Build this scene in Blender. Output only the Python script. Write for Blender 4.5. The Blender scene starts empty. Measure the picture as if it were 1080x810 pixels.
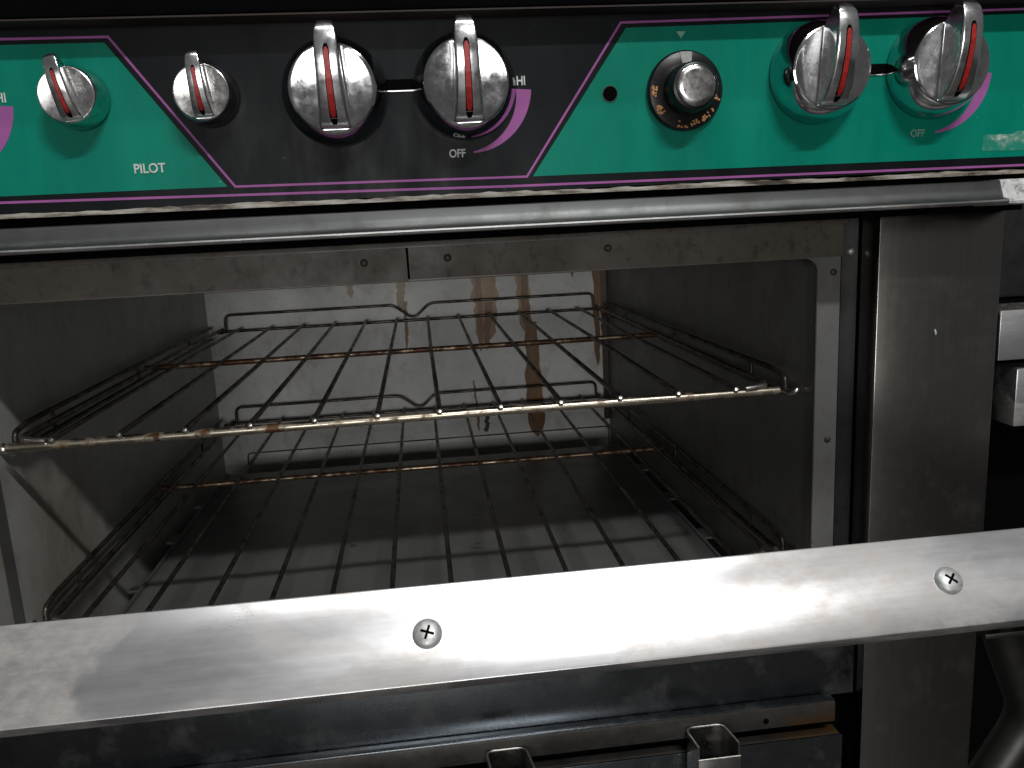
import bpy, bmesh, math, random
from mathutils import Vector, Matrix

random.seed(7)
scene = bpy.context.scene
C = scene.collection
H = 0.76                                   # height of the camera above the kitchen floor

# ------------------------------------------------------------------ camera
cam_d = bpy.data.cameras.new('camera')
cam_d.sensor_width = 36.0
cam_d.lens = 28.72
cam_d.clip_start = 0.01
cam_d.clip_end = 100.0
cam = bpy.data.objects.new('camera', cam_d)
C.objects.link(cam)
right = Vector((0.9922, -0.1143, -0.0497)).normalized()
fwd = Vector((0.1026, 0.9753, -0.1957)).normalized()
up = right.cross(fwd).normalized()
right = fwd.cross(up).normalized()
cam.matrix_world = Matrix(((right.x, up.x, -fwd.x, 0.0),
                           (right.y, up.y, -fwd.y, 0.0),
                           (right.z, up.z, -fwd.z, H),
                           (0, 0, 0, 1)))
scene.camera = cam

# ------------------------------------------------------------------ world and lamps
world = bpy.data.worlds.new('World')
scene.world = world
world.use_nodes = True
bg = world.node_tree.nodes['Background']
bg.inputs['Color'].default_value = (1.0, 1.0, 1.0, 1)
bg.inputs['Strength'].default_value = 0.085


def lamp(name, loc, target, sx, sy, power, color):
    d = bpy.data.lights.new(name, 'AREA')
    d.shape = 'RECTANGLE'
    d.size, d.size_y = sx, sy
    d.energy = power
    d.color = color
    o = bpy.data.objects.new(name, d)
    C.objects.link(o)
    o.location = loc
    o.rotation_euler = (Vector(target) - Vector(loc)).to_track_quat('-Z', 'Y').to_euler()
    return o


# ceiling tubes of the kitchen: one above the range front, one farther out in the room
lamp('ceiling_tube_room', (0.52, -1.02, H + 1.60), (0.3, 0.62, H), 0.60, 0.05, 31, (1.0, 0.995, 0.985))
lamp('ceiling_tube_range', (0.15, 0.09, H + 1.60), (0.15, 0.5, H), 1.2, 0.05, 10, (1.0, 0.995, 0.985))
lamp('added_oven_fill', (-0.20, -2.6, H + 0.08), (0.0, 1.2, H - 0.2), 1.2, 0.75, 28, (1.0, 0.99, 0.975))  # added fill light for the oven's back wall, not a known kitchen lamp

scene.view_settings.view_transform = 'Standard'
scene.view_settings.look = 'None'
scene.view_settings.exposure = 0.0
scene.view_settings.gamma = 1.0
scene.render.engine = 'CYCLES'
scene.render.resolution_x = 1024
scene.render.resolution_y = 768


# ------------------------------------------------------------------ materials
class NT:
    def __init__(self, name):
        self.m = bpy.data.materials.new(name)
        self.m.use_nodes = True
        self.t = self.m.node_tree
        self.b = self.t.nodes['Principled BSDF']
        self.tc = self.t.nodes.new('ShaderNodeTexCoord')

    def n(self, typ, **kw):
        o = self.t.nodes.new(typ)
        for k, v in kw.items():
            setattr(o, k, v)
        return o

    def link(self, a, b):
        self.t.links.new(a, b)

    def coords(self, scale=(1, 1, 1), loc=(0, 0, 0), rot=(0, 0, 0)):
        mp = self.n('ShaderNodeMapping')
        mp.inputs['Scale'].default_value = scale
        mp.inputs['Location'].default_value = loc
        mp.inputs['Rotation'].default_value = rot
        self.link(self.tc.outputs['Object'], mp.inputs['Vector'])
        return mp.outputs['Vector']

    def noise(self, scale, stretch=(1, 1, 1), detail=4, rough=0.55, loc=(0, 0, 0), dist=0.0):
        nz = self.n('ShaderNodeTexNoise')
        nz.inputs['Scale'].default_value = scale
        nz.inputs['Detail'].default_value = detail
        nz.inputs['Roughness'].default_value = rough
        nz.inputs['Distortion'].default_value = dist
        self.link(self.coords(stretch, loc), nz.inputs['Vector'])
        return nz.outputs['Fac']

    def ramp(self, fac, stops):
        r = self.n('ShaderNodeValToRGB')
        els = r.color_ramp.elements
        while len(els) < len(stops):
            els.new(0.5)
        for e, (p, c) in zip(els, stops):
            e.position = p
            if isinstance(c, (int, float)):
                c = (c, c, c)
            e.color = (c[0], c[1], c[2], 1)
        self.link(fac, r.inputs['Fac'])
        return r.outputs['Color']

    def mix(self, fac, a, b, mode='MIX'):
        mx = self.n('ShaderNodeMix', data_type='RGBA', blend_type=mode)
        if isinstance(fac, (int, float)):
            mx.inputs[0].default_value = fac
        else:
            self.link(fac, mx.inputs[0])
        for v, i in ((a, 6), (b, 7)):
            if isinstance(v, tuple):
                mx.inputs[i].default_value = (v[0], v[1], v[2], 1)
            else:
                self.link(v, mx.inputs[i])
        return mx.outputs[2]

    def math(self, op, a, b=0.0):
        mt = self.n('ShaderNodeMath', operation=op)
        for v, i in ((a, 0), (b, 1)):
            if isinstance(v, (int, float)):
                mt.inputs[i].default_value = v
            else:
                self.link(v, mt.inputs[i])
        return mt.outputs[0]

    def blob(self, centre, scale, soft=0.5):
        """soft round mask: 1 at the centre, 0 outside the ellipsoid"""
        g = self.n('ShaderNodeTexGradient', gradient_type='SPHERICAL')
        s = tuple(1.0 / k for k in scale)
        self.link(self.coords(s, tuple(-c * k for c, k in zip(centre, s))), g.inputs['Vector'])
        return g.outputs['Fac']

    def base(self, v):
        if isinstance(v, tuple):
            self.b.inputs['Base Color'].default_value = (v[0], v[1], v[2], 1)
        else:
            self.link(v, self.b.inputs['Base Color'])

    def rough(self, v):
        if isinstance(v, (int, float)):
            self.b.inputs['Roughness'].default_value = v
        else:
            self.link(v, self.b.inputs['Roughness'])

    def metal(self, v):
        if isinstance(v, (int, float)):
            self.b.inputs['Metallic'].default_value = v
        else:
            self.link(v, self.b.inputs['Metallic'])

    def bump(self, h, strength=0.2, dist=0.001):
        bp = self.n('ShaderNodeBump')
        bp.inputs['Strength'].default_value = strength
        bp.inputs['Distance'].default_value = dist
        self.link(h, bp.inputs['Height'])
        self.link(bp.outputs['Normal'], self.b.inputs['Normal'])


def steel(name, tint=(0.55, 0.55, 0.54), rough=(0.28, 0.42), brush=(4, 300, 300), dirt=0.35, dirtcol=(0.16, 0.13, 0.10), dscale=18):
    k = NT(name)
    br = k.noise(1.0, brush, 3, 0.6)
    sm = k.noise(dscale, (1, 1, 1), 6, 0.65)
    col = k.mix(k.ramp(br, [(0.3, 0.0), (0.7, 1.0)]), tuple(c * 0.86 for c in tint), tint)
    mask = k.math('MULTIPLY', k.ramp(sm, [(0.52, 0.0), (0.68, 1.0)]), dirt)
    k.base(k.mix(mask, col, dirtcol))
    k.metal(k.math('SUBTRACT', 1.0, k.math('MULTIPLY', mask, 0.7)))
    r = k.ramp(k.noise(dscale * 2.2, (1, 1, 1), 5, 0.7, (3, 1, 5)), [(0.3, rough[0]), (0.75, rough[1])])
    k.rough(r)
    k.bump(br, 0.06, 0.0004)
    return k.m


def paint(name, col, rough=0.4, metal=0.0, var=0.12, scale=40, spec=0.5):
    k = NT(name)
    nz = k.noise(scale, (1, 1, 1), 5, 0.65)
    k.base(k.mix(k.ramp(nz, [(0.3, 0.0), (0.7, 1.0)]), tuple(c * (1 - var) for c in col), tuple(min(1, c * (1 + var)) for c in col)))
    k.rough(k.ramp(k.noise(scale * 1.7, (1, 1, 1), 5, 0.7, (2, 7, 1)), [(0.3, rough * 0.8), (0.7, min(1, rough * 1.25))]))
    k.metal(metal)
    k.b.inputs['Specular IOR Level'].default_value = spec
    return k.m


def overlay(name, col, speck=(0.55, 0.6, 0.55)):
    """printed control panel film: satin, with smears and a few pale crumbs"""
    k = NT(name)
    smear = k.noise(30, (1.0, 1.0, 0.25), 6, 0.65)
    c = k.mix(k.ramp(smear, [(0.35, 0.0), (0.7, 1.0)]), tuple(x * 0.86 for x in col), tuple(min(1.0, x * 1.08 + 0.002) for x in col))
    sp = k.ramp(k.noise(260, (1, 1, 1), 2, 0.4, (1, 2, 3)), [(0.775, 0.0), (0.80, 1.0)])
    c = k.mix(k.math('MULTIPLY', sp, 0.55), c, speck)
    k.base(c)
    k.rough(k.ramp(k.noise(45, (1, 1, 0.3), 5, 0.6, (5, 5, 5)), [(0.3, 0.30), (0.7, 0.50)]))
    k.b.inputs['Specular IOR Level'].default_value = 0.10
    return k.m


M = {}
M['green'] = overlay('green_panel_film', (0.0, 0.180, 0.122))
M['black_film'] = overlay('black_panel_film', (0.0045, 0.0058, 0.007), (0.15, 0.15, 0.15))
M['purple'] = overlay('purple_print', (0.30, 0.095, 0.28))
M['print'] = paint('pale_lettering', (0.46, 0.50, 0.47), 0.5, 0, 0.25, 300)
M['print_faint'] = paint('worn_lettering', (0.16, 0.32, 0.26), 0.5, 0, 0.4, 300)
M['black'] = paint('black_enamel', (0.008, 0.007, 0.008), 0.45)
M['void'] = paint('dark_recess', (0.0025, 0.0023, 0.0025), 0.9, 0, 0.1, 40, 0.02)
M['black_plastic'] = paint('black_plastic', (0.007, 0.007, 0.008), 0.32, 0, 0.12, 40, 0.3)
M['red'] = paint('red_inlay', (0.31, 0.014, 0.012), 0.4, 0, 0.25, 200)
M['sill_paint'] = paint('orange_numerals', (0.38, 0.17, 0.05), 0.6, 0, 0.4, 500)
M['grey_mark'] = paint('grey_mark', (0.26, 0.26, 0.25), 0.55, 0, 0.3, 400)
M['brown_edge'] = paint('brown_trim', (0.030, 0.022, 0.019), 0.6, 0, .12, 40, .2)


def chrome(name, tint, r0, r1, dirt=0.3):
    k = NT(name)
    sm = k.noise(120, (1, 1, 1), 6, 0.7)
    mask = k.math('MULTIPLY', k.ramp(sm, [(0.52, 0.0), (0.66, 1.0)]), dirt)
    k.base(k.mix(mask, tint, (0.30, 0.28, 0.26)))
    k.metal(1.0)
    k.rough(k.ramp(k.noise(90, (1, 1, 1), 6, 0.7, (4, 4, 4)), [(0.35, r0), (0.7, r1)]))
    return k.m


M['chrome'] = chrome('knob_chrome', (0.62, 0.62, 0.63), 0.05, 0.17, 0.45)
M['grip'] = chrome('grip_chrome', (0.80, 0.80, 0.81), 0.15, 0.30, 0.2)
M['chrome_worn'] = chrome('worn_chrome', (0.64, 0.63, 0.62), 0.14, 0.34, 0.6)
M['steel_v'] = steel('brushed_steel_upright', (0.30, 0.285, 0.26), (0.21, 0.25), (320, 320, 5), 0.05, (0.16, 0.13, 0.10), 40)
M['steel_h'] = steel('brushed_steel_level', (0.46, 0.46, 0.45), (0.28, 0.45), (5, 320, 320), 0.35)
M['steel_low'] = steel('blue_steel', (0.20, 0.215, 0.23), (0.22, 0.33), (5, 320, 320), 0.3, (0.10, 0.07, 0.04))
M['cove'] = steel('dull_cove_steel', (0.115, 0.12, 0.118), (0.42, 0.52), (5, 320, 320), 0.4, (0.03, 0.028, 0.025), 30)
M['screw'] = paint('zinc_screw', (0.46, 0.47, 0.46), 0.45, 0.6, 0.25, 300)
M['bolt'] = paint('dull_bolt', (0.05, 0.042, 0.035), 0.55, 0.3, 0.3, 200)
M['dark_tube'] = steel('dark_tube', (0.09, 0.09, 0.085), (0.38, 0.5), (60, 60, 60), 0.3)


def rail_mat():
    k = NT('rail_steel')
    br = k.noise(1.0, (5, 360, 360), 3, 0.6)
    col = k.mix(k.ramp(br, [(0.3, 0.0), (0.7, 1.0)]), (0.54, 0.54, 0.55), (0.62, 0.62, 0.63))
    # tide-marked water and grease stains
    st = k.noise(9.0, (1.0, 1.6, 1.6), 5, 0.55, (1.7, 0.4, 0.2), 0.6)
    patch = k.ramp(st, [(0.50, 0.0), (0.56, 1.0)])
    rim = k.ramp(st, [(0.495, 0.0), (0.515, 1.0), (0.545, 0.0)])
    fine = k.ramp(k.noise(150, (0.6, 1, 1), 5, 0.7, (1, 9, 2)), [(0.4, 0.3), (0.7, 1.0)])
    pf = k.math('MULTIPLY', k.math('MULTIPLY', patch, fine), 0.55)
    col = k.mix(pf, col, (0.38, 0.325, 0.275))
    col = k.mix(k.math('MULTIPLY', k.math('MULTIPLY', rim, fine), 0.16), col, (0.33, 0.30, 0.27))
    sp = k.ramp(k.noise(420, (1, 1, 1), 2, 0.5, (8, 2, 2)), [(0.76, 0.0), (0.79, 1.0)])
    col = k.mix(k.math('MULTIPLY', sp, 0.5), col, (0.16, 0.11, 0.07))
    k.base(col)
    k.metal(k.math('SUBTRACT', 0.92, k.math('MULTIPLY', pf, 0.9)))
    k.rough(k.ramp(k.noise(14, (1, 3, 3), 6, 0.65, (2, 2, 8)), [(0.3, 0.27), (0.7, 0.36)]))
    k.bump(br, 0.05, 0.0003)
    return k.m


M['rail'] = rail_mat()


def enamel(name, col, rough, stain=(0.12, 0.08, 0.045), amount=0.4, blob=None, ks=1.0):
    k = NT(name)
    cl = k.noise(9 * ks, (1, 1, 1), 7, 0.65)
    c = k.mix(k.ramp(cl, [(0.35, 0.0), (0.66, 1.0)]), tuple(x * 0.80 for x in col), tuple(x * 1.06 for x in col))
    spot = k.ramp(k.noise(34 * ks, (1, 1, 0.7), 6, 0.7, (3, 8, 1)), [(0.52, 0.0), (0.65, 1.0)])
    c = k.mix(k.math('MULTIPLY', spot, amount), c, stain)
    fine = k.ramp(k.noise(170 * ks, (1, 1, 1), 3, 0.6, (7, 1, 4)), [(0.64, 0.0), (0.72, 1.0)])
    c = k.mix(k.math('MULTIPLY', fine, amount), c, stain)
    if blob:
        for centre, size, bc in blob:
            g = k.blob(centre, size)
            g = k.math('MULTIPLY', k.ramp(g, [(0.0, 0.0), (0.6, 1.0)]), k.ramp(k.noise(38, (1, 1, 0.6), 6, 0.7, (2, 2, 2)), [(0.3, 0.25), (0.62, 1.0)]))
            c = k.mix(k.math('MULTIPLY', g, 0.6), c, bc)
    k.base(c)
    k.rough(k.ramp(k.noise(20, (1, 1, 1), 5, 0.6, (9, 3, 1)), [(0.3, rough * 0.8), (0.7, rough * 1.2)]))
    k.bump(cl, 0.03, 0.002)
    return k.m


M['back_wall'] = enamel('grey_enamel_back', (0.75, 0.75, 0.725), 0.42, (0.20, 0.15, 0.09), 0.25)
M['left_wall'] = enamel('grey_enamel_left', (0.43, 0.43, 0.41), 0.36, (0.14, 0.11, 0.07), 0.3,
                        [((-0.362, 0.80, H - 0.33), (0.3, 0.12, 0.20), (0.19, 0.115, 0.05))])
M['right_wall'] = enamel('grey_enamel_shaded', (0.155, 0.153, 0.143), 0.40, (0.07, 0.05, 0.035), 0.4)  # same enamel darkened: shade of right wall and ceiling put into the colour
M['frame'] = enamel('enamel_frame', (0.115, 0.115, 0.113), 0.38, (0.09, 0.06, 0.04), 0.35)
M['bead'] = enamel('browned_bead', (0.13, 0.115, 0.095), 0.4, (0.05, 0.035, 0.02), 0.5)
M['header'] = enamel('stained_header', (0.066, 0.052, 0.037), 0.55, (0.014, 0.009, 0.006), 0.95, None, 2.6)
M['dark_floor'] = enamel('burnt_oven_bottom', (0.05, 0.045, 0.04), 0.6, (0.015, 0.012, 0.01), 0.5)


def pan_mat():
    k = NT('oven_pan_steel')
    cl = k.noise(8, (1, 1, 1), 6, 0.62)
    c = k.mix(k.ramp(cl, [(0.35, 0.0), (0.7, 1.0)]), (0.13, 0.13, 0.128), (0.18, 0.18, 0.176))
    spot = k.ramp(k.noise(34, (1, 1, 1), 5, 0.7, (5, 2, 1)), [(0.66, 0.0), (0.71, 1.0)])
    c = k.mix(k.math('MULTIPLY', spot, 0.7), c, (0.03, 0.024, 0.02))
    k.base(c)
    k.metal(0.2)
    k.rough(k.ramp(k.noise(20, (1, 1, 1), 5, 0.65, (5, 5, 2)), [(0.3, 0.30), (0.7, 0.46)]))
    return k.m


M['pan'] = pan_mat()


def wire_mat(name, tint, rust, amount, scale=40, r=(0.28, 0.5)):
    k = NT(name)
    nz = k.noise(scale, (1, 1, 1), 6, 0.7)
    mask = k.ramp(nz, [(0.5 - 0.14 * amount, 0.0), (0.60 - 0.10 * amount, 1.0)])
    n2 = k.noise(scale * 3, (1, 1, 1), 4, 0.7, (6, 2, 3))
    rc = k.mix(k.ramp(n2, [(0.35, 0.0), (0.7, 1.0)]), tuple(x * 0.25 for x in rust), rust)
    k.base(k.mix(mask, tint, rc))
    k.metal(k.math('SUBTRACT', 1.0, k.math('MULTIPLY', mask, 0.75)))
    k.rough(k.ramp(nz, [(0.35, r[0]), (0.65, r[1])]))
    k.bump(n2, 0.15, 0.0006)
    return k.m


M['wire'] = wire_mat('oxidised_wire', (0.12, 0.105, 0.09), (0.03, 0.020, 0.013), 0.5, 45)
M['front_wire'] = wire_mat('browned_chrome_bar', (0.56, 0.50, 0.40), (0.16, 0.075, 0.025), 0.02, 32, (0.22, 0.4))
M['rust_wire'] = wire_mat('rusted_bar', (0.46, 0.36, 0.25), (0.15, 0.055, 0.014), 0.75, 55)
M['weld'] = paint('bright_weld', (0.62, 0.60, 0.56), 0.3, 1.0, 0.15, 300)


def drip_mat(name, col):
    k = NT(name)
    nz = k.noise(60, (1, 1, 0.25), 5, 0.7)
    k.base(k.mix(k.ramp(nz, [(0.3, 0.0), (0.7, 1.0)]), tuple(x * 0.6 for x in col), tuple(x * 1.35 for x in col)))
    k.rough(0.35)
    return k.m


M['drip'] = drip_mat('grease_drip', (0.19, 0.088, 0.022))
M['drip_pale'] = drip_mat('pale_grease', (0.36, 0.225, 0.095))
M['drip_dark'] = drip_mat('dark_grease', (0.055, 0.030, 0.014))


def chipped_mat():
    k = NT('chipped_cream_edge')
    nz = k.noise(55, (0.35, 1, 2.2), 6, 0.7)
    c = k.ramp(nz, [(0.42, (0.04, 0.028, 0.02)), (0.49, (0.20, 0.175, 0.14)), (0.62, (0.40, 0.385, 0.35))])
    rst = k.ramp(k.noise(22, (0.5, 1, 1), 4, 0.6, (4, 1, 1)), [(0.70, 0.0), (0.74, 1.0)])
    k.base(k.mix(k.math('MULTIPLY', rst, 0.8), c, (0.20, 0.06, 0.02)))
    k.rough(0.5)
    return k.m


M['chipped'] = chipped_mat()


def rust_sheet():
    k = NT('rusty_steel_edge')
    g = k.blob((0.345, 0.66, H - 0.488), (0.05, 0.2, 0.03))
    g = k.math('MULTIPLY', k.ramp(g, [(0.0, 0.0), (0.5, 1.0)]), k.ramp(k.noise(60, (0.5, 1, 1), 6, 0.7), [(0.35, 0.0), (0.6, 1.0)]))
    base = k.ramp(k.noise(25, (1, 1, 1), 6, 0.7, (2, 6, 6)), [(0.35, (0.030, 0.028, 0.025)), (0.7, (0.075, 0.07, 0.062))])
    k.base(k.mix(g, base, (0.10, 0.048, 0.014)))
    k.metal(0.5)
    k.rough(0.45)
    return k.m


M['rusty'] = rust_sheet()


def grit_mat():
    k = NT('greasy_crumbs')
    nz = k.noise(260, (1, 1, 1), 3, 0.7)
    k.base(k.ramp(nz, [(0.45, (0.03, 0.028, 0.024)), (0.62, (0.10, 0.09, 0.075)), (0.70, (0.42, 0.40, 0.34))]))
    k.rough(0.55)
    k.bump(nz, 0.6, 0.002)
    return k.m


M['grit'] = grit_mat()


def tile_mat():
    k = NT('kitchen_floor')
    nz = k.noise(9, (1, 1, 1), 5, 0.6)
    k.base(k.ramp(nz, [(0.3, (0.030, 0.027, 0.025)), (0.7, (0.055, 0.050, 0.046))]))
    k.rough(0.5)
    return k.m


M['floor'] = tile_mat()


def sticker_mat():
    k = NT('torn_clear_label')
    nz = k.noise(70, (1, 1, 1.4), 5, 0.7)
    k.base(k.ramp(nz, [(0.46, (0.015, 0.20, 0.14)), (0.56, (0.10, 0.25, 0.19)), (0.68, (0.50, 0.53, 0.49))]))
    k.rough(0.22)
    return k.m


M['sticker'] = sticker_mat()


def dirty_white():
    k = NT('scuffed_end_cap')
    nz = k.noise(90, (1, 1, 1), 6, 0.75)
    k.base(k.ramp(nz, [(0.36, (0.04, 0.037, 0.034)), (0.46, (0.42, 0.42, 0.42)), (0.7, (0.60, 0.60, 0.60))]))
    k.rough(0.5)
    return k.m


M['scuffed'] = dirty_white()


# ------------------------------------------------------------------ mesh helpers
def W(x, y, z):
    return Vector((x, y, z + H))


def link(name, me, mat, parent=None):
    o = bpy.data.objects.new(name, me)
    C.objects.link(o)
    if mat is not None and not me.materials:
        me.materials.append(mat)
    if parent is not None:
        o.parent = parent
    return o


def finish(bm, smooth=False, angle=35):
    bmesh.ops.recalc_face_normals(bm, faces=bm.faces[:])
    me = bpy.data.meshes.new('mesh')
    bm.to_mesh(me)
    bm.free()
    if smooth:
        for p in me.polygons:
            p.use_smooth = True
        me.set_sharp_from_angle(angle=math.radians(angle))
    return me


def add_box(bm, lo, hi, bevel=0.0, seg=2):
    vs = [bm.verts.new(W(x, y, z)) for x in (lo[0], hi[0]) for y in (lo[1], hi[1]) for z in (lo[2], hi[2])]
    idx = ((0, 1, 3, 2), (4, 6, 7, 5), (0, 4, 5, 1), (2, 3, 7, 6), (0, 2, 6, 4), (1, 5, 7, 3))
    fs = [bm.faces.new([vs[i] for i in f]) for f in idx]
    if bevel:
        es = list({e for f in fs for e in f.edges})
        bmesh.ops.bevel(bm, geom=es, offset=bevel, segments=seg, affect='EDGES', profile=0.5)


def box(name, lo, hi, mat, parent=None, bevel=0.0):
    bm = bmesh.new()
    add_box(bm, lo, hi, bevel)
    return link(name, finish(bm, bevel > 0), mat, parent)


def add_tube(bm, pts, r, n=10, closed=False, world=False, jitter=0.0):
    pts = [Vector(p) if world else W(*p) for p in pts]
    m = len(pts)
    rings = []
    prev = None
    for i, p in enumerate(pts):
        if closed:
            t = (pts[(i + 1) % m] - pts[i - 1]).normalized()
        else:
            a = pts[max(i - 1, 0)]
            b = pts[min(i + 1, m - 1)]
            t = (b - a).normalized()
        ref = prev if prev is not None else (Vector((0, 0, 1)) if abs(t.z) < 0.9 else Vector((1, 0, 0)))
        u = (ref - t * ref.dot(t))
        if u.length < 1e-6:
            u = t.orthogonal()
        u.normalize()
        v = t.cross(u)
        prev = u
        rr = r[i] if isinstance(r, (list, tuple)) else r
        rings.append([bm.verts.new(p + (u * math.cos(q) + v * math.sin(q)) * rr) for q in (2 * math.pi * k / n for k in range(n))])
    for i in range(m if closed else m - 1):
        A, B = rings[i], rings[(i + 1) % m]
        for k in range(n):
            bm.faces.new((A[k], A[(k + 1) % n], B[(k + 1) % n], B[k]))
    if not closed:
        bm.faces.new(list(reversed(rings[0])))
        bm.faces.new(rings[-1])


def rounded(pts, rad, seg=5, closed=False):
    """polyline with its corners rounded"""
    P = [Vector(p) for p in pts]
    out = []
    n = len(P)
    for i in range(n):
        if not closed and i in (0, n - 1):
            out.append(tuple(P[i]))
            continue
        a, b, c = P[i - 1], P[i], P[(i + 1) % n]
        d1, d2 = (a - b), (c - b)
        r = min(rad, d1.length * 0.45, d2.length * 0.45)
        s, e = b + d1.normalized() * r, b + d2.normalized() * r
        for k in range(seg + 1):
            t = k / seg
            out.append(tuple(s * (1 - t) ** 2 + b * 2 * t * (1 - t) + e * t * t))
    return out


def tube(name, pts, r, mat, parent=None, n=10, closed=False):
    bm = bmesh.new()
    add_tube(bm, pts, r, n, closed)
    return link(name, finish(bm, True, 50), mat, parent)


def wavy(a, b, n, amp):
    """a nearly straight bar: slightly bent, as used wire is"""
    a, b = Vector(a), Vector(b)
    ph = random.uniform(0, 6.28)
    out = []
    for i in range(n + 1):
        t = i / n
        p = a.lerp(b, t)
        w = math.sin(math.pi * t)
        out.append((p.x + amp * 0.6 * w * math.sin(ph + 3 * t), p.y, p.z + amp * w * math.sin(ph * 2 + 4 * t)))
    return out


def add_poly_prism(bm, pts, y0, y1, holes=None):
    """outline in X,Z extruded from depth y0 (front) to y1 (back)"""
    f = [bm.verts.new(W(x, y0, z)) for x, z in pts]
    b = [bm.verts.new(W(x, y1, z)) for x, z in pts]
    bm.faces.new(f)
    bm.faces.new(list(reversed(b)))
    n = len(pts)
    for i in range(n):
        bm.faces.new((f[i], b[i], b[(i + 1) % n], f[(i + 1) % n]))


def plate(name, pts, y0, y1, mat, parent=None):
    bm = bmesh.new()
    add_poly_prism(bm, pts, y0, y1)
    return link(name, finish(bm), mat, parent)


def profile_bar(name, prof, x0, x1, mat, parent=None, smooth=True, seg=1):
    """closed profile in Y,Z swept along X"""
    bm = bmesh.new()
    rings = []
    for i in range(seg + 1):
        x = x0 + (x1 - x0) * i / seg
        rings.append([bm.verts.new(W(x, y, z)) for y, z in prof])
    n = len(prof)
    for A, B in zip(rings, rings[1:]):
        for k in range(n):
            bm.faces.new((A[k], A[(k + 1) % n], B[(k + 1) % n], B[k]))
    bm.faces.new(rings[0])
    bm.faces.new(list(reversed(rings[-1])))
    return link(name, finish(bm, smooth, 30), mat, parent)


def add_lathe(bm, centre, axis, prof, n=32, cap=True):
    """prof: list of (radius, distance along axis)"""
    c = Vector(centre)
    ax = Vector(axis).normalized()
    u = ax.orthogonal().normalized()
    v = ax.cross(u)
    rings = []
    for r, h in prof:
        if r < 1e-7:
            rings.append([bm.verts.new(c + ax * h)])
        else:
            rings.append([bm.verts.new(c + ax * h + (u * math.cos(q) + v * math.sin(q)) * r) for q in (2 * math.pi * k / n for k in range(n))])
    for A, B in zip(rings, rings[1:]):
        if len(A) == 1 and len(B) == 1:
            continue
        for k in range(n):
            k2 = (k + 1) % n
            if len(A) == 1:
                bm.faces.new((A[0], B[k], B[k2]))
            elif len(B) == 1:
                bm.faces.new((A[k], A[k2], B[0]))
            else:
                bm.faces.new((A[k], A[k2], B[k2], B[k]))
    if cap and len(rings[0]) > 1:
        bm.faces.new(list(reversed(rings[0])))


def lathe(name, centre, axis, prof, mat, parent=None, n=32, angle=35):
    bm = bmesh.new()
    add_lathe(bm, centre, axis, prof, n)
    return link(name, finish(bm, True, angle), mat, parent)


def thing(name, label, cat, loc=(0, 0, 0), group=None):
    o = bpy.data.objects.new(name, None)
    o.empty_display_size = 0.05
    C.objects.link(o)
    o['label'] = label
    o['category'] = cat
    if group:
        o['group'] = group
    return o


def tag(o, label, cat, group=None):
    o['label'] = label
    o['category'] = cat
    if group:
        o['group'] = group
    return o


def text(name, body, x, z, y, size, mat, parent, sx=0.8, rot=0.0):
    cu = bpy.data.curves.new('lettering', 'FONT')
    cu.body = body
    cu.size = size
    cu.align_x = 'CENTER'
    cu.align_y = 'CENTER'
    cu.extrude = 0.00005
    cu.offset = size * 0.022
    t = bpy.data.objects.new('lettering_source', cu)
    C.objects.link(t)
    dg = bpy.context.evaluated_depsgraph_get()
    me = bpy.data.meshes.new_from_object(t.evaluated_get(dg))
    bpy.data.objects.remove(t)
    bpy.data.curves.remove(cu)
    me.transform(Matrix.Translation(W(x, y, z)) @ Matrix.Rotation(math.radians(90), 4, 'X') @ Matrix.Rotation(rot, 4, 'Z') @ Matrix.Diagonal((sx, 1, 1, 1)))
    me.materials.clear()
    return link(name, me, mat, parent)


# ------------------------------------------------------------------ setting
fl = box('floor', (-3, -4, -H - 0.05), (3, 3, -H), M['floor'])
fl['kind'] = 'structure'

# ------------------------------------------------------------------ the range
rng = thing('oven_range', 'commercial range with green and black knob panel above its open oven', 'oven')

XL, XR = -0.52, 0.4995
Y0 = 0.68

# --- control panel
panel = box('control_panel', (XL, 0.62, 0.0215), (XR, 0.64, 0.1428), M['black_film'], rng)
YP = 0.6200


def layer(k):
    return YP - 0.00025 * k


def film(name, pts, k, mat):
    return plate(name, pts, layer(k), layer(k) + 0.0002, mat, panel)


film('green_field', [(XL + .004, .0345), (-.132, .0340), (-.2025, .1330), (XL + .004, .1340)], 1, M['green'])
film('green_field', [(.0887, .0316), (XR - .003, .0300), (XR - .003, .1362), (.1617, .1335)], 1, M['green'])


def stripe(pts, w, k):
    """purple line of even width along a polyline in X,Z"""
    P = [Vector((x, z)) for x, z in pts]
    L, R = [], []
    for i, p in enumerate(P):
        d1 = (P[i] - P[i - 1]).normalized() if i else None
        d2 = (P[i + 1] - P[i]).normalized() if i < len(P) - 1 else None
        d1 = d1 or d2
        d2 = d2 or d1
        nrm = Vector((-(d1 + d2).y, (d1 + d2).x)).normalized()
        s = w / 2 / max(0.3, nrm.dot(Vector((-d1.y, d1.x))))
        L.append(tuple(p + nrm * s))
        R.append(tuple(p - nrm * s))
    bm = bmesh.new()
    for i in range(len(P) - 1):
        add_poly_prism(bm, [L[i], L[i + 1], R[i + 1], R[i]], layer(k), layer(k) + 0.0002)
    return link('purple_stripe', finish(bm), M['purple'], panel)


stripe([(XL + .004, .1378), (-.1995, .1366), (-.1265, .0338), (.0842, .0316), (.1580, .1372), (XR - .003, .1396)], .0016, 1)
stripe([(XL + .004, .0308), (-.2866, .0300), (.0727, .0252), (XR - .003, .0232)], .0017, 1)


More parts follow.
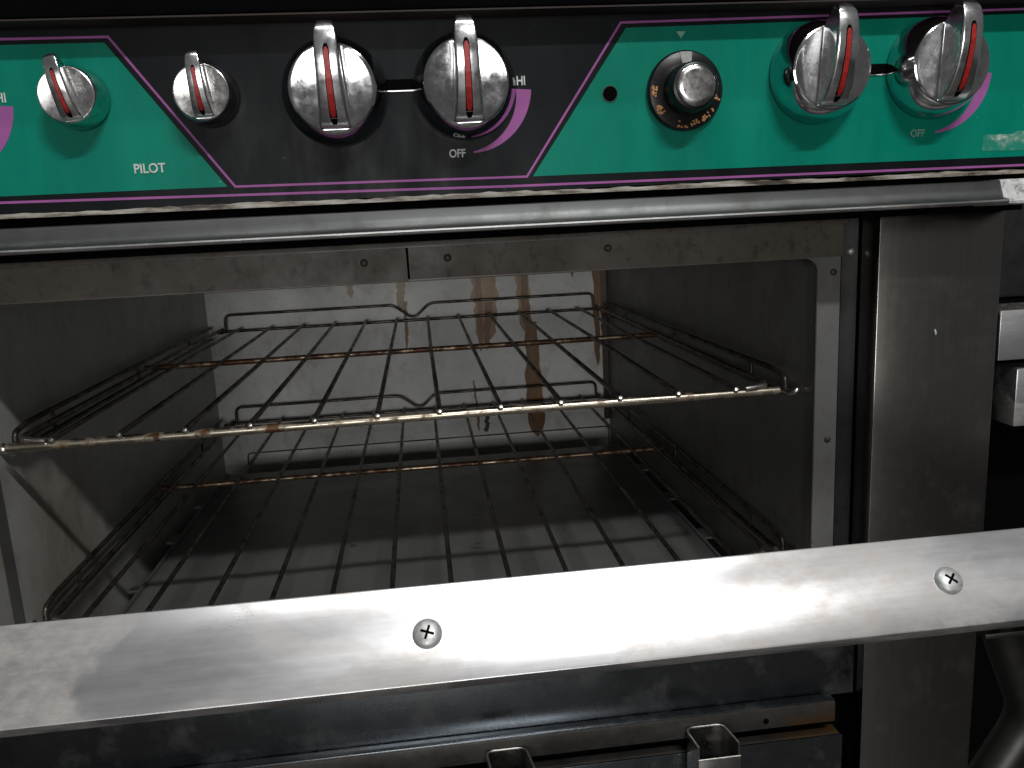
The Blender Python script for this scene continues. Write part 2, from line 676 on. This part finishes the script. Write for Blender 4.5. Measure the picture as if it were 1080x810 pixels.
def crescent(cx, cz, r_out, r_in, a0, a1):
    out, inn = [], []
    n = 28
    for i in range(n + 1):
        t = i / n
        a = math.radians(a0 + (a1 - a0) * t)
        ro = r_out
        ri = r_in + (r_out - 0.0012 - r_in) * (t ** 1.1)
        out.append((cx + ro * math.cos(a), cz + ro * math.sin(a)))
        inn.append((cx + ri * math.cos(a), cz + ri * math.sin(a)))
    bm = bmesh.new()
    for i in range(n):
        add_poly_prism(bm, [out[i], out[i + 1], inn[i + 1], inn[i]], layer(2), layer(2) + 0.0002)
    return link('purple_crescent', finish(bm), M['purple'], panel)


crescent(0.0440, 0.0962, 0.0462, 0.0350, -4, -88)
crescent(0.4040, 0.0968, 0.0462, 0.0350, -4, -88)
crescent(-0.3150, 0.0968, 0.0475, 0.0355, -4, -88)
text('lettering', 'HI', 0.0828, 0.0990, layer(3), 0.0088, M['print'], panel, 0.8)
text('lettering', 'OFF', 0.0336, 0.0500, layer(3), 0.0080, M['print'], panel, 0.86)
text('lettering', 'OFF', 0.3912, 0.0506, layer(3), 0.0078, M['print_faint'], panel, 0.86)
text('lettering', 'HI', -0.2745, 0.0990, layer(3), 0.0088, M['print'], panel, 0.8)
text('lettering', 'PILOT', -0.1836, 0.0486, layer(3), 0.0090, M['print'], panel, 0.90)
film('index_mark', [(.1992, .1300), (.2066, .1300), (.2029, .1250)], 2, M['print_faint'])

# pilot slots between the burner knobs and the small round hole
for x0, x1 in ((-.024, .014), (.340, .372)):
    box('slot', (x0, layer(3), .0955), (x1, layer(3) + .0006, .1030), M['void'], panel)
    box('slot_edge', (x0, layer(5), .0946), (x1, layer(5) + .001, .0954), M['chrome_worn'], panel)
lathe('hole', W(.1485, layer(2), .0881), (0, -1, 0), [(0.0053, 0.0), (0.0053, 0.0002), (0, 0.0002)], M['void'], panel, 24)
bm = bmesh.new()
add_tube(bm, [(.1487 + .0056 * math.cos(q), layer(2) - .0002, .0880 + .0056 * math.sin(q)) for q in (2 * math.pi * k / 24 for k in range(24))], .0003, 6, True)
link('hole_rim', finish(bm, True), M['dark_tube'], panel)

# torn clear label at the right end
film('torn_label', [(.4460, .0355), (.4990, .0340), (.4990, .0440), (.4900, .0472), (.4820, .0492), (.4755, .0497), (.4710, .0475), (.4460, .0475)], 2, M['sticker'])

# folded cream lower edge with chipped paint: wavering upper line
bm = bmesh.new()
pts_t, pts_b = [], []
n = 150
for i in range(n + 1):
    x = XL + (XR + .02 - XL) * i / n
    zb = .0188 - (x + .3) * .0026
    pts_t.append((x, zb + .0034 + random.uniform(-.0007, .0005) + .0006 * math.sin(x * 35)))
    pts_b.append((x, zb))
for i in range(n):
    add_poly_prism(bm, [pts_b[i], pts_b[i + 1], pts_t[i + 1], pts_t[i]], .6170, .6205)
bmesh.ops.remove_doubles(bm, verts=bm.verts[:], dist=1e-6)
link('panel_lip', finish(bm), M['chipped'], rng)

# --- dark overhang above the panel
box('top_overhang', (XL, .597, .1442), (XR, .70, .235), M['void'], rng, .003)
profile_bar('overhang_trim', [(.598, .1429), (.640, .1429), (.640, .1440), (.598, .1440)], XL, XR, M['brown_edge'], rng, False)
box('cabinet_top', (XL, .70, .05), (XR, 1.50, .235), M['black'], rng)

# --- steel cove under the panel
beam = profile_bar('door_header', [(.640, .0122), (.6125, .0122), (.6108, .0115), (.6100, .0060), (.6084, .0015), (.6052, -.0018), (.6025, -.0027), (.6030, -.0060), (.640, -.0066)], XL, .4560, M['cove'], rng)
profile_bar('header_lip', [(.6024, -.0026), (.5998, -.0029), (.5988, -.0040), (.5994, -.0056), (.6024, -.0062)], XL, .4558, M['steel_h'], rng)  # worn lip in brighter steel, the edge's highlight put into its colour
profile_bar('header_end', [(.639, .0128), (.6118, .0128), (.6104, .0120), (.6052, -.0010), (.6030, -.0014), (.5995, -.0024), (.5980, -.0040), (.5985, -.0060), (.6015, -.0070), (.639, -.0074)], .4562, .5250, M['scuffed'], rng)
box('header_back', (XL, .640, -.012), (XR, .672, .0215), M['void'], rng)

# --- oven front frame with rounded corners
XI0, XI1, ZI0, ZI1 = -.3600, .3437, -.4520, -.0440
XO0, XO1, ZO0, ZO1 = -.3900, .3640, -.4560, -.0125


def rrect(x0, x1, z0, z1, r, seg=8):
    pts = []
    for cx, cz, a in ((x1 - r, z1 - r, 0), (x0 + r, z1 - r, 90), (x0 + r, z0 + r, 180), (x1 - r, z0 + r, 270)):
        for k in range(seg + 1):
            q = math.radians(a + 90 * k / seg)
            pts.append((cx + r * math.cos(q), cz + r * math.sin(q)))
    return pts


inner = rrect(XI0, XI1, ZI0, ZI1, .013)
outer = rrect(XO0, XO1, ZO0, ZO1, .0005)
bm = bmesh.new()
f0 = [bm.verts.new(W(x, Y0, z)) for x, z in inner]
f1 = [bm.verts.new(W(x, Y0, z)) for x, z in outer]
b0 = [bm.verts.new(W(x, Y0 + .02, z)) for x, z in inner]
b1 = [bm.verts.new(W(x, Y0 + .02, z)) for x, z in outer]
n = len(inner)
for i in range(n):
    j = (i + 1) % n
    bm.faces.new((f0[i], f0[j], f1[j], f1[i]))
    bm.faces.new((b0[i], b1[i], b1[j], b0[j]))
    bm.faces.new((f0[i], b0[i], b0[j], f0[j]))
    bm.faces.new((f1[i], f1[j], b1[j], b1[i]))
frame = link('front_frame', finish(bm), M['frame'], rng)
bm = bmesh.new()
add_tube(bm, [(x, Y0 - .0006, z) for x, z in rrect(XI0 + .0004, XI1 - .0004, ZI0, ZI1 + .0004, .013)], .0012, 6, True)
link('frame_bead', finish(bm, True), M['bead'], frame)
# greasy header plates, seam left of the middle
plate('header_plate', [(XO0, -.0170), (-.0112, -.0172), (-.0100, -.0180), (-.0096, -.0452), (-.0125, -.0438), (-.20, -.0432), (XO0, -.0432)], .6752, .6788, M['header'], frame)
plate('header_plate', [(-.0080, -.0172), (.3635, -.0172), (.3635, -.0440), (.345, -.0438), (.15, -.0434), (-.0080, -.0426)], .6762, .6790, M['header'], frame)
plate('header_fold', [(XO0, -.0128), (.3635, -.0124), (.3635, -.0160), (XO0, -.0162)], .6700, .6790, M['header'], frame)
box('header_seam', (-.0145, .6792, -.0445), (-.0040, .6797, -.0172), M['void'], frame)
DOME = [(1.0, 0.0), (0.96, 0.25), (0.75, 0.5), (0.4, 0.65), (0, 0.7)]


def bolt(x, y, z, r, mat, parent, axis=(0, -1, 0)):
    return lathe('bolt', W(x, y, z), axis, [(a * r, b * r) for a, b in DOME], mat, parent, 16)


for x, z in ((-.044, -.0275), (.0235, -.0270), (.157, -.0262)):
    bolt(x, .6752, z, .0032, M['bolt'], frame)
bolt(.3575, Y0, -.0577, .003, M['bolt'], frame)
bolt(.3560, Y0, -.2080, .003, M['bolt'], frame)

# --- recess beside the frame and the steel front uprights
box('side_recess', (.3672, .698, -.62), (.3862, .704, -.008), M['void'], rng)
box('recess_plate', (.3700, .690, -.46), (.3850, .6975, -.012), M['black'], rng)
bolt(.3782, .690, -.0412, .0034, M['screw'], rng)
box('side_panel', (.3868, .659, -.690), (.4990, .720, -.0105), M['steel_v'], rng, .0006)
box('side_panel', (XL, .659, -.690), (-.3910, .720, -.0105), M['steel_v'], rng, .0006)
box('outer_side', (.4950, .722, -.690), (.4988, 1.50, .0480), M['steel_v'], rng)
box('outer_side', (XL, .722, -.690), (XL + .0038, 1.50, .0480), M['steel_v'], rng)

# a crumb of food stuck to the steel upright
for x, z, q in ((.4405, -.1130, .4),):
    bm = bmesh.new()
    add_tube(bm, [(x - .0012 * math.sin(q), .6582, z + .0026), (x, .6578, z), (x + .0012 * math.sin(q), .6582, z - .0024)], [.0005, .0011, .0006], 8)
    link('crumb', finish(bm, True, 60), M['print'], rng)

# --- cavity
def quad_slab(name, c, mat, parent, thick):
    """four corners (world-relative) plus a thickness vector"""
    bm = bmesh.new()
    a = [bm.verts.new(W(*p)) for p in c]
    t = Vector(thick)
    b = [bm.verts.new(W(*p) + t) for p in c]
    bm.faces.new(a)
    bm.faces.new(list(reversed(b)))
    for i in range(4):
        j = (i + 1) % 4
        bm.faces.new((a[i], b[i], b[j], a[j]))
    return link(name, finish(bm), mat, parent)


YB = 1.455
ZT, ZB = -.030, -.435
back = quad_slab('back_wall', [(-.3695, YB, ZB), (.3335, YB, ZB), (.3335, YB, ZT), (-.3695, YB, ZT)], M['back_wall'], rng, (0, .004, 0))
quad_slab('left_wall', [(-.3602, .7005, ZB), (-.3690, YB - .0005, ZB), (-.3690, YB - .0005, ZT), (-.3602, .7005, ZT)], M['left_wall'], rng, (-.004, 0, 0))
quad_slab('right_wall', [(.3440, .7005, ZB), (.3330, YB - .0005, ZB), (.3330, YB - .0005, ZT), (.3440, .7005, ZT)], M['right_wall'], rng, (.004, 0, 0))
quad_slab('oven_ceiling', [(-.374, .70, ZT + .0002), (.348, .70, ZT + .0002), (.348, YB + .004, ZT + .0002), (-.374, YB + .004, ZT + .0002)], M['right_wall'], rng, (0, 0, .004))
quad_slab('oven_bottom', [(-.374, .70, ZB - .0002), (.348, .70, ZB - .0002), (.348, YB + .004, ZB - .0002), (-.374, YB + .004, ZB - .0002)], M['dark_floor'], rng, (0, 0, -.004))
# corner strips where the walls are folded
box('corner_strip', (.3225, YB - .0035, -.37), (.3325, YB - .0005, -.0302), M['drip_dark'], rng)

# --- grease runs on the back wall
def drip(cx, z0, z1, w0, w1, mat, seed, wob=.004):
    r = random.Random(seed)
    n = 16
    L, R = [], []
    off = 0.0
    for i in range(n + 1):
        t = i / n
        z = z0 + (z1 - z0) * t
        off += r.uniform(-wob, wob) * .5
        w = w0 + (w1 - w0) * t + r.uniform(-.16, .16) * w0
        if i == n:
            w = .0015
        elif i == n - 1:
            w *= .7
        L.append((cx + off - w / 2, z))
        R.append((cx + off + w / 2, z))
    bm = bmesh.new()
    for i in range(n):
        add_poly_prism(bm, [L[i], R[i], R[i + 1], L[i + 1]], YB - .0009 - .00005 * (seed % 7), YB - .0001)
    bmesh.ops.remove_doubles(bm, verts=bm.verts[:], dist=1e-6)
    return link('grease_run', finish(bm), mat, back)


for a in ((.112, -.05, -.215, .052, .036, 'drip_pale', 1), (.099, -.05, -.228, .012, .010, 'drip', 2), (.118, -.14, -.225, .016, .008, 'drip', 12),
          (.181, -.05, -.20, .026, .020, 'drip_pale', 3), (.186, -.06, -.19, .012, .014, 'drip', 13), (.194, -.18, -.395, .022, .034, 'drip', 4), (.203, -.27, -.385, .010, .018, 'drip_dark', 14),
          (.312, -.05, -.268, .012, .010, 'drip', 5), (.3255, -.05, -.245, .012, .006, 'drip', 6), (.276, -.05, -.105, .008, .004, 'drip', 7),
          (-.029, -.05, -.145, .020, .010, 'drip_pale', 8), (-.028, -.13, -.215, .007, .005, 'drip', 9), (.083, -.28, -.375, .003, .005, 'drip', 10), (.104, -.345, -.378, .007, .009, 'drip_dark', 11),
          (-.130, -.05, -.118, .014, .010, 'drip_pale', 15)):
    drip(a[0], a[1], a[2], a[3], a[4], M[a[5]], a[6], .003)

# --- removable oven bottom pan
PZ = -.385
bm = bmesh.new()
add_box(bm, (-.3330, .705, PZ - .004), (.3120, 1.330, PZ), .001)
pan = link('oven_pan', finish(bm, True), M['pan'], rng)
tube('pan_wire', rounded([(-.3010, 1.3325, PZ - .003), (-.3000, 1.3325, -.3515), (.3020, 1.3325, -.3525), (.3030, 1.3325, PZ - .003)], .006, 4), .0012, M['wire'], pan, 8)
box('pan_side', (-.3360, .705, PZ - .012), (-.3332, 1.330, PZ + .003), M['pan'], pan)
box('pan_side', (.3122, .705, PZ - .012), (.3150, 1.330, PZ + .003), M['pan'], pan)
for y in (.78, .915, 1.06, 1.20):
    box('pan_tab', (-.3560, y, PZ - .010), (-.3362, y + .028, PZ - .007), M['pan'], pan)
    box('pan_tab', (.3152, y, PZ - .010), (.3350, y + .028, PZ - .007), M['pan'], pan)
bolt(.205, 1.02, PZ, .004, M['bolt'], pan, (0, 0, 1))
bolt(-.105, .97, PZ, .0035, M['bolt'], pan, (0, 0, 1))

# --- rack supports of bent wire on the side walls
for zc in (-.163, -.325):
    for s, xf, xb in ((-1, -.3535, -.3600), (1, .3350, .3265)):
        def px(y, d=0.0):
            t = (y - .70) / (YB - .70)
            return xf + (xb - xf) * t - s * d
        lo, hi = zc - .0100, zc + .0100
        path = [(px(1.43), 1.43, hi), (px(.745), .745, hi), (px(.722), .722, hi - .004), (px(.722), .722, lo + .003), (px(.745), .745, lo), (px(1.43), 1.43, lo)]
        bm = bmesh.new()
        add_tube(bm, rounded(path, .012, 5), .0026, 8)
        for y in (.80, 1.05, 1.29):
            add_tube(bm, [(px(y), y, hi), (px(y), y, lo)], .0018, 8)
        link('rack_support', finish(bm, True, 50), M['wire'], rng)
        # bright rounded hook at the support's front end
        hk = [(px(.735), .735, lo + .001), (px(.715), .712, lo + .003), (px(.708, -.004), .706, lo + .006), (px(.708, -.007), .712, lo + .008)]
        link('support_hook', (lambda b: (add_tube(b, rounded(hk, .006, 4), .0035, 10), finish(b, True, 50))[1])(bmesh.new()), M['weld'], rng)

# --- lower body below the oven opening
box('lower_front', (-.395, .6720, -.4600), (.3845, .6785, -.3880), M['steel_low'], rng, .0008)
box('sill', (-.395, .6605, -.4640), (.3600, .6715, -.4570), M['steel_low'], rng, .0008)
flange = box('sill_flange', (-.395, .6590, -.4790), (.3602, .6620, -.4585), M['rusty'], rng, .0008)
bolt(.292, .659, -.4705, .0028, M['void'], flange)
box('sill_shadow_gap', (-.395, .6760, -.4990), (.3640, .6800, -.4640), M['void'], rng)
box('kick_panel_flange', (-.395, .6605, -.4965), (.3660, .6755, -.4935), M['rusty'], rng, .0008)
box('kick_panel', (-.395, .6585, -.6900), (.3680, .6608, -.4935), M['steel_low'], rng, .0008)
box('kick_back', (XL + .01, .7300, -.7600), (XR - .01, .7350, -.45), M['void'], rng)
for x in (XL + .03, XR - .07):
    for y in (.74, 1.42):
        box('leg', (x, y, -H), (x + .04, y + .04, -.69), M['steel_v'], rng, .003)


def channel(cx, name='channel_bracket'):
    """open-topped sheet-steel channel standing in front of the kick panel"""
    w, d, t, r = .037, .032, .0016, .008
    yb, yf = .6580, .6580 - d
    path = rounded([(cx - w / 2, yf + .002, 0), (cx - w / 2 - .003, yb - .001, 0), (cx + w / 2 - .004, yb - .001, 0), (cx + w / 2, yf + .002, 0)], r, 6)
    outer_, inner_ = [], []
    P = [Vector((p[0], p[1])) for p in path]
    for i, p in enumerate(P):
        a, b = P[max(i - 1, 0)], P[min(i + 1, len(P) - 1)]
        tv = (b - a).normalized()
        nv = Vector((-tv.y, tv.x))
        outer_.append(p + nv * t / 2)
        inner_.append(p - nv * t / 2)
    ring = outer_ + list(reversed(inner_))
    bm = bmesh.new()
    z1, z0 = -.4670, -.66
    A = [bm.verts.new(W(p.x, p.y, z1)) for p in ring]
    B = [bm.verts.new(W(p.x, p.y, z0)) for p in ring]
    k = len(outer_)
    for i in range(k - 1):
        bm.faces.new((A[i], A[i + 1], A[2 * k - 2 - i], A[2 * k - 1 - i]))
        bm.faces.new((B[i], B[2 * k - 1 - i], B[2 * k - 2 - i], B[i + 1]))
    for i in range(2 * k):
        j = (i + 1) % (2 * k)
        bm.faces.new((A[i], B[i], B[j], A[j]))
    o = link(name, finish(bm, True, 40), M['channel'], rng)
    bmr = bmesh.new()
    add_tube(bmr, [(p.x, p.y, z1) for p in P], .0011, 6)  # bright rods along the worn edges, their highlight added as shape and colour
    link('bracket_rim_highlight', finish(bmr, True), M['weld'], o)
    bmr = bmesh.new()
    add_tube(bmr, [(cx - w / 2 - .001, yf + .0006, -.4790), (cx + w / 2 + .001, yf + .0006, -.4790)], .0009, 6)
    link('bracket_rim_highlight', finish(bmr, True), M['weld'], o)
    bmf = bmesh.new()
    add_box(bmf, (cx - w / 2 - .001, yf - .0002, -.66), (cx + w / 2 + .001, yf + .0014, -.4790), .0004)
    link('bracket_face', finish(bmf, True), M['channel'], o)
    return o


M['channel'] = steel('channel_steel', (0.40, 0.39, 0.38), (0.2, 0.34), (200, 200, 6), 0.3)
channel(.2350)
channel(.0500)

# --- knobs
def fin_mesh(r, hb, hf, w):
    """raised grip: side profile in (v up the face, h out of the panel), an arch that falls away to its tip"""
    prof = [(-r * .93, hb), (-r * .86, hb + hf * .24), (-r * .72, hb + hf * .46), (-r * .50, hb + hf * .66), (-r * .22, hb + hf * .82), (r * .10, hb + hf * .93), (r * .40, hb + hf * .99), (r * .68, hb + hf),
            (r * .95, hb + hf * .97), (r * 1.15, hb + hf * .90), (r * 1.28, hb + hf * .78), (r * 1.36, hb + hf * .60), (r * 1.35, hb + hf * .40), (r * 1.20, hb + hf * .20), (r * .93, hb)]
    return prof


def knob(x, z, r_face, r_base, hb, hf, w, rot=0.0, face_mat='chrome'):
    ax = Vector((0, -1, 0))
    c = W(x, YP - .0006, z)
    prof = [(r_base * .96, 0), (r_base, .0015), (r_base, hb * .30), (r_base * .985, hb * .42), (r_face * 1.03, hb * .93), (r_face * 1.0, hb * .985), (r_face * .965, hb), (r_face * .90, hb * .985), (0, hb * .985)]
    body = lathe('knob', c, ax, prof, M[face_mat], rng, 48, 28)
    # grip
    bm = bmesh.new()
    pr = fin_mesh(r_face, hb * .97, hf, w)
    Rm = Matrix.Rotation(rot, 3, 'Y')

    def pt(u, v, h):
        q = Rm @ Vector((u, 0, v))
        return Vector((c.x + q.x, c.y - h, c.z + q.z))
    n = len(pr)
    secs = []
    for i, (v, h) in enumerate(pr):
        t = (h - hb * .97) / hf
        ww = w * (0.86 - 0.24 * t) if v < r_face * .93 else w * .62 * (1.0 - max(0.0, (v / r_face - 1.0) / .38) ** 2 * .42)
        secs.append([bm.verts.new(pt(-ww, v, h)), bm.verts.new(pt(ww, v, h))])
    for i in range(n - 1):
        bm.faces.new((secs[i][0], secs[i + 1][0], secs[i + 1][1], secs[i][1]))
    bm.faces.new([s[0] for s in secs])
    bm.faces.new([s[1] for s in reversed(secs)])
    bm.faces.new((secs[-1][0], secs[0][0], secs[0][1], secs[-1][1]))
    bmesh.ops.recalc_face_normals(bm, faces=bm.faces[:])
    es = [e for e in bm.edges if len(e.link_faces) == 2 and e.calc_face_angle(0) > math.radians(50)]
    bmesh.ops.bevel(bm, geom=es, offset=w * .14, segments=3, affect='EDGES', profile=0.5, clamp_overlap=True)
    link('grip', finish(bm, True, 40), M['grip'], body)
    # dark groove and red inlay following the ridge

    def ridge(a, b, half, lift, name, mat):
        seg = 18
        bmr = bmesh.new()
        top = []
        vs = [p for p in pr[:11]]
        for i in range(seg + 1):
            v = r_face * (a + (b - a) * i / seg)
            h = vs[-1][1]
            for (v0, h0), (v1, h1) in zip(vs, vs[1:]):
                if v0 <= v <= v1:
                    h = h0 + (h1 - h0) * (v - v0) / (v1 - v0)
                    break
            hw = half * min(1.0, .5 + 8.0 * min(i, seg - i) / seg) * (1.0 - .22 * i / seg)
            top.append([bmr.verts.new(pt(-hw, v, h + lift)), bmr.verts.new(pt(hw, v, h + lift)), bmr.verts.new(pt(hw, v, h - .001)), bmr.verts.new(pt(-hw, v, h - .001))])
        for A, B in zip(top, top[1:]):
            for q in range(4):
                bmr.faces.new((A[q], A[(q + 1) % 4], B[(q + 1) % 4], B[q]))
        bmr.faces.new(top[0])
        bmr.faces.new(list(reversed(top[-1])))
        link(name, finish(bmr), mat, body)
    ridge(-.84, .82, w * .20, .00025, 'groove', M['void'])
    ridge(-.70, .74, w * .155, .0006, 'red_inlay', M['red'])
    return body


for x, z in ((-.0500, .0945), (.0415, .0958), (.3070, .0972), (.3995, .0977), (-.3200, .0960)):
    knob(x, z, .0295, .0365, .0265, .0225, .0130, random.uniform(-.015, .015))
knob(-.2240, .0965, .0182, .0205, .0220, .0125, .0082, -.16, 'chrome_worn')
knob(-.1375, .0955, .0184, .0208, .0220, .0125, .0082, -.05, 'chrome_worn')

# thermostat dial: black skirt with worn numerals, round black hub and steel cap
dc = W(.2045, YP - .0006, .0878)
dial = lathe('thermostat_dial', dc, (0, -1, 0), [(.0280, 0), (.0285, .0012), (.0285, .0040), (.0272, .0056), (.0185, .0080), (.0180, .0085), (.0172, .0240), (.0160, .0262), (.0135, .0270), (0, .0270)], M['black_plastic'], rng, 48, 30)
lathe('dial_cap', dc, (0, -1, 0), [(.0142, .0262), (.0142, .0285), (.0132, .0294), (.0100, .0298), (0, .0299)], M['chrome_worn'], dial, 40, 40)
bm = bmesh.new()
for k in range(70):
    a = math.radians(random.choice((random.uniform(168, 190), random.uniform(205, 225), random.uniform(255, 355), random.uniform(255, 355))))
    rr = random.uniform(.0222, .0262)
    h = .0056 + (.0272 - rr) / (.0272 - .0185) * .0024 + .0004
    p = dc + Vector((rr * math.cos(a), -h, rr * math.sin(a)))
    s = random.uniform(.0004, .0010)
    u = Vector((math.cos(a), 0, math.sin(a)))
    v = Vector((-math.sin(a), 0, math.cos(a)))
    s2 = random.uniform(.0004, .0009)
    bm.faces.new([bm.verts.new(p + u * s + v * s2), bm.verts.new(p - u * s + v * s2), bm.verts.new(p - u * s - v * s2), bm.verts.new(p + u * s - v * s2)])
nm = link('worn_numerals', finish(bm), M['sill_paint'], dial)
nm['kind'] = 'stuff'
bm = bmesh.new()
ring = []
for a in (80, 85, 90, 95, 100):
    q = math.radians(a)
    ring.append([bm.verts.new(dc + Vector((rr * math.cos(q), -hh, rr * math.sin(q)))) for rr, hh in ((.0190, .0082), (.0272, .0060))])
for A, B in zip(ring, ring[1:]):
    bm.faces.new((A[0], A[1], B[1], B[0]))
link('dial_mark', finish(bm), M['grey_mark'], dial)

# ------------------------------------------------------------------ wire racks
RC = -.0180


def make_rack(zc, label):
    t = thing('wire_rack', label, 'oven rack', group='wire racks in the oven')
    tube('front_bar', wavy((-.3480, .695, zc), (.3160, .695, zc), 24, .0006), .0040, M['front_wire'], t, 12)
    tube('middle_bar', wavy((-.3600, 1.083, zc + .0004), (.3240, 1.083, zc + .0004), 20, .0006), .0036, M['rust_wire'], t, 10)
    tube('back_bar', [(-.3440, 1.436, zc + .0014), (.3110, 1.436, zc + .0014)], .0026, M['wire'], t)
    rod_me = None
    for i in range(12):
        x = RC + (i - 5.5) * .0532
        pts = rounded([(x, .6905, zc + .0046), (x, .697, zc + .0056), (x, 1.436, zc + .0058)], .004, 3)
        pts = pts[:-1] + [(x + random.uniform(-.0012, .0012), 1.06, zc + .0058 + random.uniform(-.001, .0004)), pts[-1]]
        o = tube('rod', pts, .0024, M['wire'], t, 8)
        lathe('weld', W(x, .6912, zc + .0046), (0, -.8, .6), [(.0026, -.001), (.0026, .0008), (.0018, .002), (0, .0024)], M['weld'], o, 10)
    for s, x0, x1 in ((-1, -.3400, -.3425), (1, .3080, .3100)):
        pts = rounded([(x0 - s * .022, .6935, zc + .0052), (x0 - s * .010, .6950, zc + .0060), (x0, .7060, zc + .0058), (x1, 1.436, zc + .0052)], .008, 5)
        tube('side_bar', pts, .0027, M['wire'], t)
        tube('corner_weld', [(x0 - s * .024, .6925, zc + .0044), (x0 - s * .014, .6922, zc + .0052), (x0 - s * .004, .6970, zc + .0056)], .0028, M['weld'], t, 8)
    stop = rounded([(-.3560, 1.430, zc + .0010), (-.3370, 1.440, zc - .0015), (-.3360, 1.440, zc + .0290), (-.0500, 1.440, zc + .0290), (-.0220, 1.440, zc + .0075), (-.0110, 1.440, zc + .0075),
                    (.0130, 1.440, zc + .0290), (.3050, 1.440, zc + .0290), (.3060, 1.440, zc - .0015), (.3230, 1.430, zc + .0010)], .010, 5)
    tube('back_stop', stop, .0023, M['wire'], t)
    return t


make_rack(-.163, 'upper wire oven rack with browned front bar spanning the cavity')
make_rack(-.325, 'lower wire oven rack with rusted middle bar above the oven bottom')

# ------------------------------------------------------------------ steel rail in front of the oven
rail = thing('steel_rail', 'bright stainless steel rail with two cross-head screws crossing in front of the oven', 'rail')
TILT = math.radians(47)
sd = Vector((0, -math.cos(TILT), -math.sin(TILT)))       # down the face
sn = Vector((0, -math.sin(TILT), math.cos(TILT)))        # out of the face
top_e = Vector((0, .3530, -.1615))
wd, th = .0444, .0125


def rp(a, b):
    p = top_e + sd * a + sn * b
    return (p.y, p.z)


prof = [rp(.0012, 0), rp(wd - .0010, 0), rp(wd - .0003, -.0003), rp(wd, -.0010), rp(wd, -th), rp(wd - .0016, -th), rp(wd - .0016, -.0017), rp(.0016, -.0017), rp(.0016, -th), rp(0, -th), rp(0, -.0010), rp(.0004, -.0003)]
profile_bar('face_plate', prof, -.400, .400, M['rail'], rail, True, 8)
for x in (-.2550, -.0079, .2391):
    c = W(x, *rp(.0226, 0))
    o = lathe('screw', c, sn, [(.0066, -.0005), (.0066, .0006), (.0062, .0016), (.0050, .0025), (.0030, .0031), (0, .0033)], M['screw'], rail, 28, 40)
    bm = bmesh.new()
    ang = {-.0079: .35, .2391: .75}.get(x, .1)
    e1 = Vector((1, 0, 0))
    for q in (ang, ang + math.pi / 2):
        u = e1 * math.cos(q) + sd * math.sin(q)
        v = sn.cross(u)
        cc = c + sn * .00235
        vv = [[bm.verts.new(cc + u * a * .0031 + v * b * .0011 + sn * h) for a, b in ((-1, -.5), (1, -.5), (1, .5), (-1, .5))] for h in (0, .00105)]
        vv[1] = [vv[1][0], vv[1][1], vv[1][2], vv[1][3]]
        bm.faces.new(vv[0])
        bm.faces.new(vv[1])
        for k in range(4):
            bm.faces.new((vv[0][k], vv[0][(k + 1) % 4], vv[1][(k + 1) % 4], vv[1][k]))
    link('cross_slot', finish(bm), M['void'], o)
for s in (1, -1):
    xx = lambda x: x if s > 0 else -x
    leg = rounded([(xx(.2860), .352, -.1800), (xx(.2900), .368, -.2180), (xx(.3170), .372, -.2800), (xx(.2830), .372, -.3350), (xx(.2830), .372, -.50), (xx(.2830), .372, -H)], .016, 6)
    lg = tube('leg', leg, .0105, M['dark_tube'], rail, 16)
    bm = bmesh.new()
    add_box(bm, (xx(.300) - .03, .3500, -.2190), (xx(.300) + .03, .3750, -.2160), .0006)
    add_box(bm, (xx(.300) - .03, .3720, -.2155), (xx(.300) + .03, .3745, -.1790), .0006)
    link('leg_plate', finish(bm, True), M['dark_tube'], rail)

# ------------------------------------------------------------------ neighbouring counter on the right
cnt = thing('steel_counter', 'stainless steel counter ledge beside the range with crumbs on its top', 'counter')
box('ledge', (.5480, .7200, -.1560), (1.10, .7235, -.1075), M['scuffed_steel'] if 'scuffed_steel' in M else M['rail'], cnt, .0010)
box('ledge_top', (.5440, .7236, -.1110), (1.10, 1.40, -.1080), M['grit'], cnt)
box('body', (.5600, .8000, -.70), (1.10, 1.40, -.1112), M['void'], cnt)
box('door_edge', (.5730, .7250, -.2250), (1.08, .7600, -.1660), M['rail'], cnt, .002)
for x in (.60, 1.04):
    for y in (.82, 1.34):
        box('leg', (x, y, -H), (x + .03, y + .03, -.70), M['steel_v'], cnt, .002)
app = thing('black_appliance', 'black appliance standing on the steel counter beside the range', 'appliance')
box('cabinet', (.5450, .7700, -.1020), (1.05, 1.35, .25), M['black'], app, .004)
box('base_rail', (.5500, .7750, -.1078), (1.04, 1.34, -.1022), M['void'], app)
